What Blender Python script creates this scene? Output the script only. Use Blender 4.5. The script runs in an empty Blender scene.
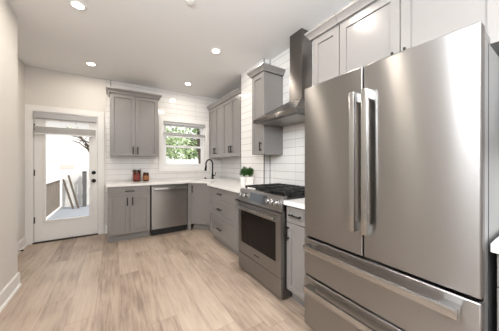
import bpy, bmesh, math, random
from mathutils import Vector, Matrix
random.seed(7)
PI = math.pi
scene = bpy.context.scene

# ---------------------------------------------------------------- camera
YAW = 0.574
cam_d = bpy.data.cameras.new('camera')
cam = bpy.data.objects.new('camera', cam_d)
scene.collection.objects.link(cam)
cam.location = (0, 0, 1.248)
cam.rotation_euler = (PI/2, 0, -YAW)
cam_d.sensor_width = 36.0
cam_d.lens = 36.0*211.83/499.0
cam_d.shift_x = -1.0/499.0
cam_d.shift_y = -2.34/499.0
cam_d.clip_start = 0.02
scene.camera = cam

# ---------------------------------------------------------------- world, lights, exposure
world = bpy.data.worlds.new('world'); scene.world = world
world.use_nodes = True
wn = world.node_tree
bg = wn.nodes['Background']
sky = wn.nodes.new('ShaderNodeTexSky')
sky.sky_type = 'HOSEK_WILKIE'
sky.sun_direction = (0.5, -0.45, 0.74)
sky.turbidity = 6.0
wmix = wn.nodes.new('ShaderNodeMix'); wmix.data_type = 'RGBA'
wmix.inputs[0].default_value = 0.75
wmix.inputs[7].default_value = (1.0, 1.0, 1.0, 1)
wn.links.new(sky.outputs[0], wmix.inputs[6])
wn.links.new(wmix.outputs[2], bg.inputs[0])
bg.inputs[1].default_value = 1.7

def light(name, kind, loc, rot, energy, color=(1, 1, 1), **kw):
    d = bpy.data.lights.new(name, kind); d.energy = energy; d.color = color
    for k, v in kw.items(): setattr(d, k, v)
    o = bpy.data.objects.new(name, d); scene.collection.objects.link(o)
    o.location = loc; o.rotation_euler = rot
    return o
light('sun', 'SUN', (0, 0, 10), (math.radians(38), 0, math.radians(48)), 4.0, (1, 0.96, 0.9), angle=0.02)
# added, unseen fill lamps at the side and rear windows, and one aimed upward
light('side_fill_light', 'AREA', (-0.84, -0.22, 2.24), (0, -PI/2, 0), 98, (0.90, 0.95, 1.0),
      shape='RECTANGLE', size=0.76, size_y=1.75)
light('rear_fill_light', 'AREA', (0.5, -3.02, 1.45), (PI/2, 0, 0), 9, (0.93, 0.97, 1.0),
      shape='RECTANGLE', size=2.2, size_y=1.9)
light('upward_fill_light', 'AREA', (0.35, -0.9, 1.75), (PI, 0, 0), 66, (0.89, 0.955, 1.0), shape='DISK', size=0.5)
scene.view_settings.view_transform = 'Standard'
scene.view_settings.look = 'None'
scene.view_settings.exposure = 0.08
scene.view_settings.gamma = 1.0
scene.view_settings.use_curve_mapping = False
LAMP_W = 7.5

# ---------------------------------------------------------------- materials
def s2l(c):
    return tuple(((x/255)/12.92 if x/255 <= 0.04045 else ((x/255+0.055)/1.055)**2.4) for x in c)
def mat(name, col, rough=0.5, metal=0.0, noise=0.0, nscale=20.0, bump=0.0, spec=0.5, **kw):
    m = bpy.data.materials.new(name); m.use_nodes = True
    nt = m.node_tree; b = nt.nodes['Principled BSDF']
    b.inputs['Base Color'].default_value = (*col, 1)
    b.inputs['Roughness'].default_value = rough
    b.inputs['Metallic'].default_value = metal
    b.inputs['Specular IOR Level'].default_value = spec
    for k, v in kw.items(): b.inputs[k.replace('_', ' ')].default_value = v
    if noise or bump:
        tc = nt.nodes.new('ShaderNodeTexCoord')
        n = nt.nodes.new('ShaderNodeTexNoise'); n.inputs['Scale'].default_value = nscale
        n.inputs['Detail'].default_value = 4
        nt.links.new(tc.outputs['Object'], n.inputs['Vector'])
        if noise:
            r = nt.nodes.new('ShaderNodeMix'); r.data_type = 'RGBA'
            r.inputs[6].default_value = (*[x*(1-noise) for x in col], 1)
            r.inputs[7].default_value = (*[min(1, x*(1+noise)) for x in col], 1)
            nt.links.new(n.outputs[0], r.inputs[0]); nt.links.new(r.outputs[2], b.inputs['Base Color'])
        if bump:
            bp = nt.nodes.new('ShaderNodeBump'); bp.inputs['Strength'].default_value = bump
            bp.inputs['Distance'].default_value = 0.002
            nt.links.new(n.outputs[0], bp.inputs['Height']); nt.links.new(bp.outputs[0], b.inputs['Normal'])
    return m
def emis(name, col, strength):
    m = bpy.data.materials.new(name); m.use_nodes = True
    nt = m.node_tree; nt.nodes.clear()
    e = nt.nodes.new('ShaderNodeEmission'); o = nt.nodes.new('ShaderNodeOutputMaterial')
    e.inputs[0].default_value = (*col, 1); e.inputs[1].default_value = strength
    nt.links.new(e.outputs[0], o.inputs[0]); return m
def glass_mat(name):
    m = bpy.data.materials.new(name); m.use_nodes = True
    nt = m.node_tree; nt.nodes.clear()
    t = nt.nodes.new('ShaderNodeBsdfTransparent'); g = nt.nodes.new('ShaderNodeBsdfGlossy')
    g.inputs['Roughness'].default_value = 0.02
    mx = nt.nodes.new('ShaderNodeMixShader'); fr = nt.nodes.new('ShaderNodeLayerWeight')
    fr.inputs['Blend'].default_value = 0.08
    o = nt.nodes.new('ShaderNodeOutputMaterial')
    nt.links.new(fr.outputs['Fresnel'], mx.inputs[0]); nt.links.new(t.outputs[0], mx.inputs[1])
    nt.links.new(g.outputs[0], mx.inputs[2]); nt.links.new(mx.outputs[0], o.inputs[0])
    return m
def math_node(nt, op, a, b=None):
    n = nt.nodes.new('ShaderNodeMath'); n.operation = op
    for i, v in enumerate((a, b)):
        if v is None: continue
        if isinstance(v, (int, float)): n.inputs[i].default_value = v
        else: nt.links.new(v, n.inputs[i])
    return n.outputs[0]
def tile_mat():
    m = bpy.data.materials.new('subway_tile'); m.use_nodes = True
    nt = m.node_tree; b = nt.nodes['Principled BSDF']; L = nt.links
    tc = nt.nodes.new('ShaderNodeTexCoord'); sp = nt.nodes.new('ShaderNodeSeparateXYZ')
    L.new(tc.outputs['Object'], sp.inputs[0])
    ge = nt.nodes.new('ShaderNodeNewGeometry'); sn = nt.nodes.new('ShaderNodeSeparateXYZ')
    L.new(ge.outputs['Normal'], sn.inputs[0])
    ax = math_node(nt, 'GREATER_THAN', math_node(nt, 'ABSOLUTE', sn.outputs[0]), 0.5)
    xs = math_node(nt, 'MULTIPLY', sp.outputs[0], math_node(nt, 'SUBTRACT', 1.0, ax))
    ys = math_node(nt, 'MULTIPLY', sp.outputs[1], ax)
    u = math_node(nt, 'ADD', math_node(nt, 'ADD', xs, ys), 0.105)
    cm = nt.nodes.new('ShaderNodeCombineXYZ'); L.new(u, cm.inputs[0])
    L.new(math_node(nt, 'ADD', sp.outputs[2], 0.0), cm.inputs[1])
    br = nt.nodes.new('ShaderNodeTexBrick')
    br.offset = 0.0; br.squash = 1.0
    br.inputs['Scale'].default_value = 1.0
    br.inputs['Brick Width'].default_value = 0.405
    br.inputs['Row Height'].default_value = 0.1035
    br.inputs['Mortar Size'].default_value = 0.0024
    br.inputs['Mortar Smooth'].default_value = 0.3
    br.inputs['Color1'].default_value = (0.75, 0.735, 0.72, 1)
    br.inputs['Color2'].default_value = (0.72, 0.705, 0.69, 1)
    br.inputs['Mortar'].default_value = (0.56, 0.54, 0.525, 1)
    L.new(cm.outputs[0], br.inputs['Vector'])
    fz = math_node(nt, 'FRACT', math_node(nt, 'DIVIDE', sp.outputs[2], 0.1035))
    row = math_node(nt, 'LESS_THAN', math_node(nt, 'MINIMUM', fz, math_node(nt, 'SUBTRACT', 1.0, fz)), 0.022)
    gm = nt.nodes.new('ShaderNodeMix'); gm.data_type = 'RGBA'
    L.new(row, gm.inputs[0]); L.new(br.outputs['Color'], gm.inputs[6]); gm.inputs[7].default_value = (0.34, 0.325, 0.315, 1)
    L.new(gm.outputs[2], b.inputs['Base Color'])
    b.inputs['Roughness'].default_value = 0.1
    bp = nt.nodes.new('ShaderNodeBump'); bp.inputs['Strength'].default_value = 0.5
    bp.inputs['Distance'].default_value = 0.002; bp.invert = True
    L.new(br.outputs['Fac'], bp.inputs['Height']); L.new(bp.outputs[0], b.inputs['Normal'])
    return m
def floor_mat():
    m = bpy.data.materials.new('oak_planks'); m.use_nodes = True
    nt = m.node_tree; b = nt.nodes['Principled BSDF']; L = nt.links
    tc = nt.nodes.new('ShaderNodeTexCoord'); sp = nt.nodes.new('ShaderNodeSeparateXYZ')
    L.new(tc.outputs['Object'], sp.inputs[0])
    W, LEN = 0.187, 1.55
    xs = math_node(nt, 'DIVIDE', math_node(nt, 'ADD', sp.outputs[0], 10.04), W)
    ix = math_node(nt, 'FLOOR', xs)
    w1 = nt.nodes.new('ShaderNodeTexWhiteNoise'); w1.noise_dimensions = '1D'; L.new(ix, w1.inputs['W'])
    ys = math_node(nt, 'ADD', math_node(nt, 'DIVIDE', sp.outputs[1], LEN), math_node(nt, 'MULTIPLY', w1.outputs['Value'], 7.0))
    iy = math_node(nt, 'FLOOR', ys)
    cid = nt.nodes.new('ShaderNodeCombineXYZ'); L.new(ix, cid.inputs[0]); L.new(iy, cid.inputs[1])
    w2 = nt.nodes.new('ShaderNodeTexWhiteNoise'); w2.noise_dimensions = '2D'; L.new(cid.outputs[0], w2.inputs['Vector'])
    # grain
    gv = nt.nodes.new('ShaderNodeCombineXYZ')
    L.new(math_node(nt, 'MULTIPLY', sp.outputs[0], 34.0), gv.inputs[0])
    L.new(math_node(nt, 'ADD', math_node(nt, 'MULTIPLY', sp.outputs[1], 2.6), math_node(nt, 'MULTIPLY', w2.outputs['Value'], 40.0)), gv.inputs[1])
    gn = nt.nodes.new('ShaderNodeTexNoise'); gn.inputs['Scale'].default_value = 1.0
    gn.inputs['Detail'].default_value = 5; gn.inputs['Roughness'].default_value = 0.62; gn.inputs['Distortion'].default_value = 0.6
    L.new(gv.outputs[0], gn.inputs['Vector'])
    cv = nt.nodes.new('ShaderNodeCombineXYZ')
    L.new(math_node(nt, 'MULTIPLY', sp.outputs[0], 5.0), cv.inputs[0])
    L.new(math_node(nt, 'ADD', math_node(nt, 'MULTIPLY', sp.outputs[1], 2.2), math_node(nt, 'MULTIPLY', w2.outputs['Value'], 17.0)), cv.inputs[1])
    cn = nt.nodes.new('ShaderNodeTexNoise'); cn.inputs['Scale'].default_value = 1.0; cn.inputs['Detail'].default_value = 3
    L.new(cv.outputs[0], cn.inputs['Vector'])
    ramp = nt.nodes.new('ShaderNodeValToRGB')
    el = ramp.color_ramp.elements
    el[0].position = 0.0; el[0].color = (0.17, 0.122, 0.093, 1)
    el[1].position = 1.0; el[1].color = (0.53, 0.435, 0.355, 1)
    e = el.new(0.45); e.color = (0.40, 0.312, 0.245, 1)
    tone = math_node(nt, 'ADD', math_node(nt, 'MULTIPLY', w2.outputs['Value'], 0.36),
           math_node(nt, 'ADD', math_node(nt, 'MULTIPLY', gn.outputs[0], 1.05), math_node(nt, 'MULTIPLY', cn.outputs[0], 0.75)))
    L.new(math_node(nt, 'SUBTRACT', tone, 0.62), ramp.inputs[0])
    fx = math_node(nt, 'FRACT', xs); fy = math_node(nt, 'FRACT', ys)
    gx = math_node(nt, 'LESS_THAN', math_node(nt, 'MINIMUM', fx, math_node(nt, 'SUBTRACT', 1.0, fx)), 0.011)
    gy = math_node(nt, 'LESS_THAN', math_node(nt, 'MINIMUM', fy, math_node(nt, 'SUBTRACT', 1.0, fy)), 0.0015)
    gap = math_node(nt, 'MAXIMUM', gx, gy)
    mx = nt.nodes.new('ShaderNodeMix'); mx.data_type = 'RGBA'
    L.new(math_node(nt, 'MULTIPLY', gap, 0.38), mx.inputs[0]); L.new(ramp.outputs[0], mx.inputs[6])
    mx.inputs[7].default_value = (0.16, 0.10, 0.07, 1)
    L.new(mx.outputs[2], b.inputs['Base Color'])
    b.inputs['Roughness'].default_value = 0.42
    bp = nt.nodes.new('ShaderNodeBump'); bp.inputs['Strength'].default_value = 0.25; bp.inputs['Distance'].default_value = 0.001
    L.new(math_node(nt, 'SUBTRACT', gn.outputs[0], gap), bp.inputs['Height']); L.new(bp.outputs[0], b.inputs['Normal'])
    return m
def steel_mat(name, col, rough=0.3, aniso=0.75, stretch=(6, 6, 900)):
    m = bpy.data.materials.new(name); m.use_nodes = True
    nt = m.node_tree; b = nt.nodes['Principled BSDF']; L = nt.links
    b.inputs['Metallic'].default_value = 1.0
    tc = nt.nodes.new('ShaderNodeTexCoord'); mp = nt.nodes.new('ShaderNodeMapping')
    mp.inputs['Scale'].default_value = stretch
    L.new(tc.outputs['Object'], mp.inputs[0])
    n = nt.nodes.new('ShaderNodeTexNoise'); n.inputs['Scale'].default_value = 1.0; n.inputs['Detail'].default_value = 2
    L.new(mp.outputs[0], n.inputs['Vector'])
    r = nt.nodes.new('ShaderNodeMix'); r.data_type = 'RGBA'
    r.inputs[6].default_value = (*[x*0.94 for x in col], 1); r.inputs[7].default_value = (*[min(1, x*1.06) for x in col], 1)
    L.new(n.outputs[0], r.inputs[0]); L.new(r.outputs[2], b.inputs['Base Color'])
    L.new(math_node(nt, 'ADD', math_node(nt, 'MULTIPLY', n.outputs[0], 0.08), rough-0.04), b.inputs['Roughness'])
    b.inputs['Anisotropic'].default_value = aniso
    b.inputs['Anisotropic Rotation'].default_value = 0.25
    tg = nt.nodes.new('ShaderNodeTangent'); tg.direction_type = 'RADIAL'; tg.axis = 'Z'
    L.new(tg.outputs[0], b.inputs['Tangent'])
    return m
def leaf_mat(name, col, var=0.35):
    m = bpy.data.materials.new(name); m.use_nodes = True
    nt = m.node_tree; b = nt.nodes['Principled BSDF']; L = nt.links
    ge = nt.nodes.new('ShaderNodeNewGeometry')
    r = nt.nodes.new('ShaderNodeMix'); r.data_type = 'RGBA'
    r.inputs[6].default_value = (*[x*(1-var) for x in col], 1); r.inputs[7].default_value = (*[min(1, x*(1+var)) for x in col], 1)
    L.new(ge.outputs['Random Per Island'], r.inputs[0]); L.new(r.outputs[2], b.inputs['Base Color'])
    b.inputs['Roughness'].default_value = 0.55
    return m

M = {}
M['wall'] = mat('wall_paint', (0.68, 0.652, 0.618), 0.75, bump=0.05, nscale=180)
M['ceiling'] = mat('ceiling_paint', (0.82, 0.81, 0.805), 0.85, bump=0.04, nscale=150)
M['white'] = mat('white_trim_paint', (0.80, 0.785, 0.77), 0.35, noise=0.015, nscale=8)
M['vinyl'] = mat('white_vinyl', (0.80, 0.80, 0.80), 0.35, noise=0.015, nscale=8)
M['tile'] = tile_mat()
M['floor'] = floor_mat()
M['grey'] = mat('grey_cabinet_paint', (0.22, 0.206, 0.197), 0.25, noise=0.02, nscale=14)
M['steel'] = steel_mat('brushed_steel', (0.298, 0.286, 0.278), 0.30, 0.97)
M['steel_plain'] = steel_mat('satin_steel', (0.42, 0.418, 0.41), 0.22, 0.3)
M['hood_steel_shaded'] = steel_mat('hood_steel_shaded', (0.17, 0.158, 0.15), 0.25, 0.9)  # base colour darkened to hold the dark reflections on the hood
M['steel_dark'] = steel_mat('dark_steel', (0.20, 0.19, 0.182), 0.32, 0.6)
M['fridge_side'] = mat('grey_enamel_side', (0.22, 0.22, 0.22), 0.4, 0.3, noise=0.03, nscale=30)
M['edge'] = mat('door_edge_reflection', (0.07, 0.06, 0.055), 0.45, noise=0.1, spec=0.3)  # dark reflection on the fridge door sides, put into the colour
M['black'] = mat('matte_black_metal', (0.009, 0.0085, 0.008), 0.45, noise=0.1, nscale=30, spec=0.25)
M['iron'] = mat('cast_iron', (0.012, 0.012, 0.012), 0.5, noise=0.2, nscale=60, bump=0.2, spec=0.3)
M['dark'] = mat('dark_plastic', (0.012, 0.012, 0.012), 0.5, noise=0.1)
M['oven_glass'] = mat('black_oven_glass', (0.012, 0.009, 0.008), 0.08, noise=0.05, spec=0.08)
M['display'] = mat('display_glass', (0.03, 0.035, 0.04), 0.04, noise=0.05)
M['quartz'] = mat('white_quartz', (0.78, 0.765, 0.75), 0.16, noise=0.03, nscale=9)
M['glass'] = glass_mat('window_glass')
M['trim_metal'] = mat('tile_edge_metal', (0.05, 0.047, 0.045), 0.5, 0.0, noise=0.05, spec=0.2)
M['blind'] = mat('grey_blind_fabric', (0.66, 0.65, 0.64), 0.7, noise=0.04, nscale=40)
M['rail'] = mat('grey_headrail', (0.42, 0.42, 0.43), 0.5, noise=0.04)
M['pot'] = mat('white_ceramic', (0.80, 0.78, 0.76), 0.22, noise=0.02)
M['soil'] = mat('soil', (0.03, 0.02, 0.013), 0.9, noise=0.4, nscale=80)
M['herb'] = leaf_mat('herb_leaf', (0.03, 0.11, 0.018), 0.5)
M['stem'] = mat('stem_green', (0.08, 0.16, 0.04), 0.6, noise=0.2)
M['jar'] = mat('amber_glass', (0.10, 0.025, 0.012), 0.08, noise=0.25, nscale=30, Transmission_Weight=0.25)
M['jar_label'] = mat('red_jar_label', (0.17, 0.022, 0.014), 0.5, noise=0.1)
M['jar_label2'] = mat('tan_jar_label', (0.27, 0.11, 0.035), 0.5, noise=0.2)
M['lamp'] = emis('lamp_lens', (1.0, 0.90, 0.76), 30)
M['wood_fence'] = mat('weathered_boards', (0.19, 0.16, 0.13), 0.8, noise=0.3, nscale=6)
M['wood_dark'] = mat('dark_weathered_wood', (0.10, 0.08, 0.065), 0.8, noise=0.25, nscale=8)
M['wood_white'] = mat('pale_painted_boards', (0.72, 0.71, 0.69), 0.7, noise=0.05, nscale=6)
M['deck'] = mat('blue_grey_deck', (0.26, 0.28, 0.31), 0.7, noise=0.12, nscale=8)
M['ground'] = mat('pale_gravel', (0.55, 0.53, 0.50), 0.9, noise=0.15, nscale=5)
M['post'] = mat('charcoal_post', (0.11, 0.11, 0.11), 0.7, noise=0.25, nscale=12)
M['house'] = mat('pale_siding', (0.75, 0.74, 0.72), 0.8, noise=0.03)
M['brick'] = mat('faded_brick', (0.62, 0.50, 0.46), 0.85, noise=0.15, nscale=12)
M['house_glass'] = mat('house_window_glass', (0.55, 0.57, 0.6), 0.4, noise=0.05)
M['roof'] = mat('roof_shingle', (0.35, 0.34, 0.34), 0.85, noise=0.1)
M['tree_leaf'] = leaf_mat('tree_leaf', (0.24, 0.36, 0.15))
M['tree_leaf2'] = leaf_mat('tree_leaf_pale', (0.40, 0.50, 0.28))
M['bark'] = mat('bark', (0.09, 0.07, 0.055), 0.9, noise=0.3, nscale=10)
M['rubber'] = mat('black_rubber', (0.02, 0.02, 0.02), 0.7, noise=0.1)
M['filter'] = steel_mat('hood_filter_mesh', (0.45, 0.44, 0.42), 0.35, 0.2, (200, 200, 4))

# ---------------------------------------------------------------- helpers
class MB:
    def __init__(self): self.bm = bmesh.new()
    def face(self, vs, mi=0):
        f = self.bm.faces.new(vs); f.material_index = mi; return f
    def box(self, x0, x1, y0, y1, z0, z1, bev=0.0, mi=0):
        if x1 < x0: x0, x1 = x1, x0
        if y1 < y0: y0, y1 = y1, y0
        if z1 < z0: z0, z1 = z1, z0
        v = [self.bm.verts.new(p) for p in ((x0,y0,z0),(x1,y0,z0),(x1,y1,z0),(x0,y1,z0),(x0,y0,z1),(x1,y0,z1),(x1,y1,z1),(x0,y1,z1))]
        fs = [self.face([v[i] for i in q], mi) for q in ((3,2,1,0),(4,5,6,7),(0,1,5,4),(1,2,6,5),(2,3,7,6),(3,0,4,7))]
        if bev:
            es = list({e for f in fs for e in f.edges})
            bmesh.ops.bevel(self.bm, geom=es, offset=bev, segments=2, profile=0.6, affect='EDGES')
        return self
    def obox(self, p0, p1, w, t, up=(0, 0, 1)):
        """a bar of width w (sideways) and thickness t (along up) from p0 to p1"""
        p0, p1 = Vector(p0), Vector(p1); d = (p1-p0).normalized()
        s = d.cross(Vector(up)).normalized(); u = s.cross(d)
        a = [self.bm.verts.new(p + s*w/2*i + u*t/2*j) for p in (p0, p1) for i, j in ((-1,-1),(1,-1),(1,1),(-1,1))]
        for q in ((3,2,1,0),(4,5,6,7),(0,1,5,4),(1,2,6,5),(2,3,7,6),(3,0,4,7)): self.face([a[i] for i in q])
        return self
    def tube(self, pts, r, n=12, cap=True, mi=0):
        pts = [Vector(p) for p in pts]; rings = []
        rr = r if isinstance(r, (list, tuple)) else [r]*len(pts)
        ref = None
        for i, p in enumerate(pts):
            d = (pts[min(i+1, len(pts)-1)] - pts[max(i-1, 0)]).normalized()
            if ref is None: ref = d.orthogonal().normalized()
            ref = (ref - d*ref.dot(d)).normalized(); s = d.cross(ref)
            rings.append([self.bm.verts.new(p + (ref*math.cos(2*PI*k/n) + s*math.sin(2*PI*k/n))*rr[i]) for k in range(n)])
        for a, b in zip(rings, rings[1:]):
            for k in range(n): self.face([a[k], a[(k+1) % n], b[(k+1) % n], b[k]], mi)
        if cap: self.face(rings[0][::-1], mi); self.face(rings[-1], mi)
        return self
    def lathe(self, prof, c=(0, 0, 0), n=28, axis='Z', mi=0):
        """prof: (radius, height) from one end to the other"""
        c = Vector(c); rings = []
        for r, h in prof:
            ring = []
            for k in range(n):
                a = 2*PI*k/n; x, y = r*math.cos(a), r*math.sin(a)
                q = {'Z': (x, y, h), 'Y': (x, h, -y), 'X': (h, x, y)}[axis]
                ring.append(self.bm.verts.new(c + Vector(q)))
            rings.append(ring)
        for a, b in zip(rings, rings[1:]):
            for k in range(n): self.face([a[k], a[(k+1) % n], b[(k+1) % n], b[k]], mi)
        self.face(rings[0][::-1], mi); self.face(rings[-1], mi)
        return self
    def prism(self, poly, z0, z1, mi=0):
        """poly anticlockwise from above"""
        a = [self.bm.verts.new((x, y, z0)) for x, y in poly]; b = [self.bm.verts.new((x, y, z1)) for x, y in poly]
        n = len(poly)
        self.face(a[::-1], mi); self.face(b, mi)
        for i in range(n): self.face([a[i], a[(i+1) % n], b[(i+1) % n], b[i]], mi)
        return self
    def loops(self, rows, close=True):
        """stack of equal-length loops joined by quads, capped"""
        R = [[self.bm.verts.new(p) for p in row] for row in rows]; n = len(R[0])
        for a, b in zip(R, R[1:]):
            for i in range(n): self.face([a[i], a[(i+1) % n], b[(i+1) % n], b[i]])
        self.face(R[0][::-1]); self.face(R[-1]); return self
    def shaker(self, x0, x1, z0, z1, y=-0.02, t=0.02, st=0.058, rec=0.012):
        """a shaker front, facing -y, its face at y"""
        def rect(a, b, c, d, yy): return [self.bm.verts.new(p) for p in ((a, yy, c), (b, yy, c), (b, yy, d), (a, yy, d))]
        e = 0.0015
        bk = rect(x0, x1, z0, z1, y+t); sd = rect(x0, x1, z0, z1, y+e); o = rect(x0+e, x1-e, z0+e, z1-e, y)
        i1 = rect(x0+st, x1-st, z0+st, z1-st, y); i2 = rect(x0+st+.002, x1-st-.002, z0+st+.002, z1-st-.002, y+rec)
        self.face(bk[::-1])
        for a, b in ((bk, sd), (sd, o), (o, i1), (i1, i2)):
            for k in range(4): self.face([a[k], a[(k+1) % 4], b[(k+1) % 4], b[k]])
        self.face(i2); return self
    def build(self, name, m, parent=None, bevel=0.0, smooth=True):
        me = bpy.data.meshes.new(name)
        bmesh.ops.recalc_face_normals(self.bm, faces=self.bm.faces)
        self.bm.to_mesh(me); self.bm.free()
        for q in (m if isinstance(m, (list, tuple)) else [m]): me.materials.append(q)
        if smooth:
            for p in me.polygons: p.use_smooth = True
            me.set_sharp_from_angle(angle=math.radians(35))
        o = bpy.data.objects.new(name, me); scene.collection.objects.link(o)
        if parent is not None: o.parent = parent
        if bevel:
            b = o.modifiers.new('bevel', 'BEVEL'); b.width = bevel; b.segments = 2; b.limit_method = 'ANGLE'
            b.harden_normals = False
        return o
def tag(o, label=None, cat=None, group=None, kind=None):
    if label: o['label'] = label
    if cat: o['category'] = cat
    if group: o['group'] = group
    if kind: o['kind'] = kind
    return o
def empty(name, loc=(0, 0, 0), rz=0.0):
    o = bpy.data.objects.new(name, None); scene.collection.objects.link(o)
    o.location = loc; o.rotation_euler = (0, 0, rz); o.empty_display_size = 0.1
    return o
def copy_tree(o, parent=None):
    c = o.copy(); scene.collection.objects.link(c)
    if parent is not None: c.parent = parent
    for ch in list(o.children): copy_tree(ch, c)
    return c
def struct(name, mb, m, **kw): return tag(mb.build(name, m, **kw), kind='structure')

# ---------------------------------------------------------------- the room
H = 2.74                     # ceiling
YB = 4.567                   # back wall
XL, XE = -0.82, -1.13        # near left wall, entry wall
XR, XP, XC = 1.91, 1.80, 2.13  # range wall, pier face, corner recess
YP0, YP1 = 2.43, 3.08        # the pier
YR = -3.2                    # rear wall

struct('floor', MB().box(-1.4, 2.5, YR-0.2, YB+0.16, -0.12, 0.0), M['floor'])
struct('ceiling', MB().box(-1.4, 2.5, YR-0.2, YB+0.16, H, H+0.12), M['ceiling'])

def holed_wall_x(mb, y0, y1, x0, x1, holes, mi=0, z0=0.0, z1=H):
    """wall spanning x0..x1 with rectangular holes (xa, xb, za, zb) side by side"""
    x = x0
    for xa, xb, za, zb in sorted(holes):
        mb.box(x, xa, y0, y1, z0, z1, mi=mi)
        if za > z0: mb.box(xa, xb, y0, y1, z0, za, mi=mi)
        mb.box(xa, xb, y0, y1, zb, z1, mi=mi)
        x = xb
    mb.box(x, x1, y0, y1, z0, z1, mi=mi)
DX0, DX1, DZ1 = -1.035, -0.235, 2.045       # door slab
WX0, WX1, WZ0, WZ1 = 0.845, 1.735, 1.165, 2.105   # kitchen window opening
TX = -0.118                                  # where the tile begins
mb = MB()
holed_wall_x(mb, YB, YB+0.16, XE-0.15, TX, [(DX0-0.012, DX1+0.012, 0.0, DZ1+0.012)], 0)
holed_wall_x(mb, YB, YB+0.16, TX, XC+0.2, [(WX0, WX1, WZ0, WZ1)], 1)
struct('wall_back', mb, [M['wall'], M['tile']], smooth=False)

mb = MB()   # near left wall with the added side window opening, and its end return
SY0, SY1, SZ0, SZ1 = -1.13, 0.69, 1.84, 2.64
mb.box(XL-0.14, XL, YR, SY0, 0, H); mb.box(XL-0.14, XL, SY1, 3.1, 0, H)
mb.box(XL-0.14, XL, SY0, SY1, 0, SZ0); mb.box(XL-0.14, XL, SY0, SY1, SZ1, H)
mb.box(XE-0.15, XL-0.14, 2.96, 3.1, 0, H)
struct('wall_left', mb, M['wall'], smooth=False)
struct('wall_entry', MB().box(XE-0.15, XE, 3.1, YB, 0, H), M['wall'], smooth=False)
mb = MB()
mb.prism([(XR, YR), (2.35, YR), (2.35, YB), (XC, YB), (XC, YP1), (XP, YP1), (XP, YP0), (XR, YP0)], 0, H)
struct('wall_right', mb, M['tile'], smooth=False)
mb = MB()
holed_wall_x(mb, YR-0.15, YR, XL-0.14, 2.35, [(-0.6, 1.6, 0.5, 2.4)])
struct('wall_rear', mb, M['wall'], smooth=False)

# unseen windows: the rear one, and a side one added for its light
def plain_window(name, along, a0, a1, z0, z1, c):
    e = empty(name); tag(e, kind='structure')
    def bx(m, p0, p1, q0, q1, zz0, zz1):
        if along == 'x': m.box(p0, p1, q0, q1, zz0, zz1)
        else: m.box(q0, q1, p0, p1, zz0, zz1)
    f = MB(); w = 0.06
    bx(f, a0, a0+w, c-0.03, c+0.03, z0, z1); bx(f, a1-w, a1, c-0.03, c+0.03, z0, z1)
    bx(f, a0+w, a1-w, c-0.03, c+0.03, z0, z0+w); bx(f, a0+w, a1-w, c-0.03, c+0.03, z1-w, z1)
    mid = (a0+a1)/2; bx(f, mid-0.025, mid+0.025, c-0.03, c+0.03, z0+w, z1-w)
    f.build('window_frame', M['vinyl'], e)
    g = MB(); bx(g, a0+w, a1-w, c-0.004, c+0.004, z0+w, z1-w); g.build('pane', M['glass'], e)
plain_window('added_side_window', 'y', SY0, SY1, SZ0, SZ1, XL-0.1)
plain_window('window_3', 'x', -0.6, 1.6, 0.5, 2.4, YR-0.08)

# baseboards: a tall flat board with a shoe moulding at the floor
def baseboard(name, p0, p1, n, h=0.135):
    """from p0 to p1 along a wall whose room side is n"""
    n = Vector((*n, 0)); p0 = Vector((*p0, 0)); p1 = Vector((*p1, 0)); mb = MB()
    prof = [(0, 0), (0.028, 0), (0.028, 0.006), (0.022, 0.018), (0.014, 0.02), (0.014, h-0.012), (0.008, h), (0, h)]
    mb.loops([[p + n*a + Vector((0, 0, z)) for a, z in prof] for p in (p0, p1)])
    return struct(name, mb, M['white'], smooth=False)
baseboard('baseboard_left', (XL, YR), (XL, 3.1), (1, 0))
baseboard('baseboard_return', (XL+0.014, 3.1), (XE, 3.1), (0, 1))
baseboard('baseboard_entry', (XE, 3.114), (XE, YB-0.03), (1, 0))
baseboard('baseboard_back', (-0.128, YB), (-0.082, YB), (0, -1))

# metal edge trims of the tile
struct('trim_1', MB().box(-0.046, -0.038, YB-0.008, YB, 2.44, H), M['trim_metal'])
struct('trim_2', MB().box(XP-0.004, XP+0.006, YP1-0.004, YP1+0.006, 0.92, H), M['trim_metal'])
struct('trim_3', MB().box(XP-0.004, XP+0.006, YP0-0.006, YP0+0.004, 0.92, H), M['trim_metal'])
struct('trim_4', MB().box(XR-0.006, XR, YP0-0.006, YP0, 0.92, H), M['trim_metal'])

# ---- door in the back wall
d = empty('door_1', (0, 0, 0)); tag(d, kind='structure')
CW = 0.085
mb = MB()
for x0, x1 in ((DX0-0.012-CW, DX0-0.012), (DX1+0.012, DX1+0.012+CW)):
    mb.box(x0, x1, YB-0.018, YB, 0, DZ1+0.012)
mb.box(DX0-0.012-CW, DX1+0.012+CW, YB-0.018, YB, DZ1+0.012, DZ1+0.012+CW+0.005)
mb.build('casing', M['white'], d, bevel=0.003)
mb = MB()
mb.box(DX0-0.012, DX0-0.002, YB-0.01, YB+0.15, 0, DZ1+0.01); mb.box(DX1+0.002, DX1+0.012, YB-0.01, YB+0.15, 0, DZ1+0.01)
mb.box(DX0-0.012, DX1+0.012, YB-0.01, YB+0.15, DZ1+0.002, DZ1+0.012)
mb.build('jamb', M['white'], d)
GX0, GX1, GZ0, GZ1 = -0.905, -0.345, 0.335, 1.93
YD = YB+0.012
mb = MB()
for x0, x1, z0, z1 in ((DX0, GX0, 0.02, DZ1), (GX1, DX1, 0.02, DZ1), (GX0, GX1, 0.02, GZ0), (GX0, GX1, GZ1, DZ1)):
    mb.box(x0, x1, YD, YD+0.044, z0, z1)
slab = mb.build('slab', M['white'], d)
mb = MB(); w = 0.022
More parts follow.
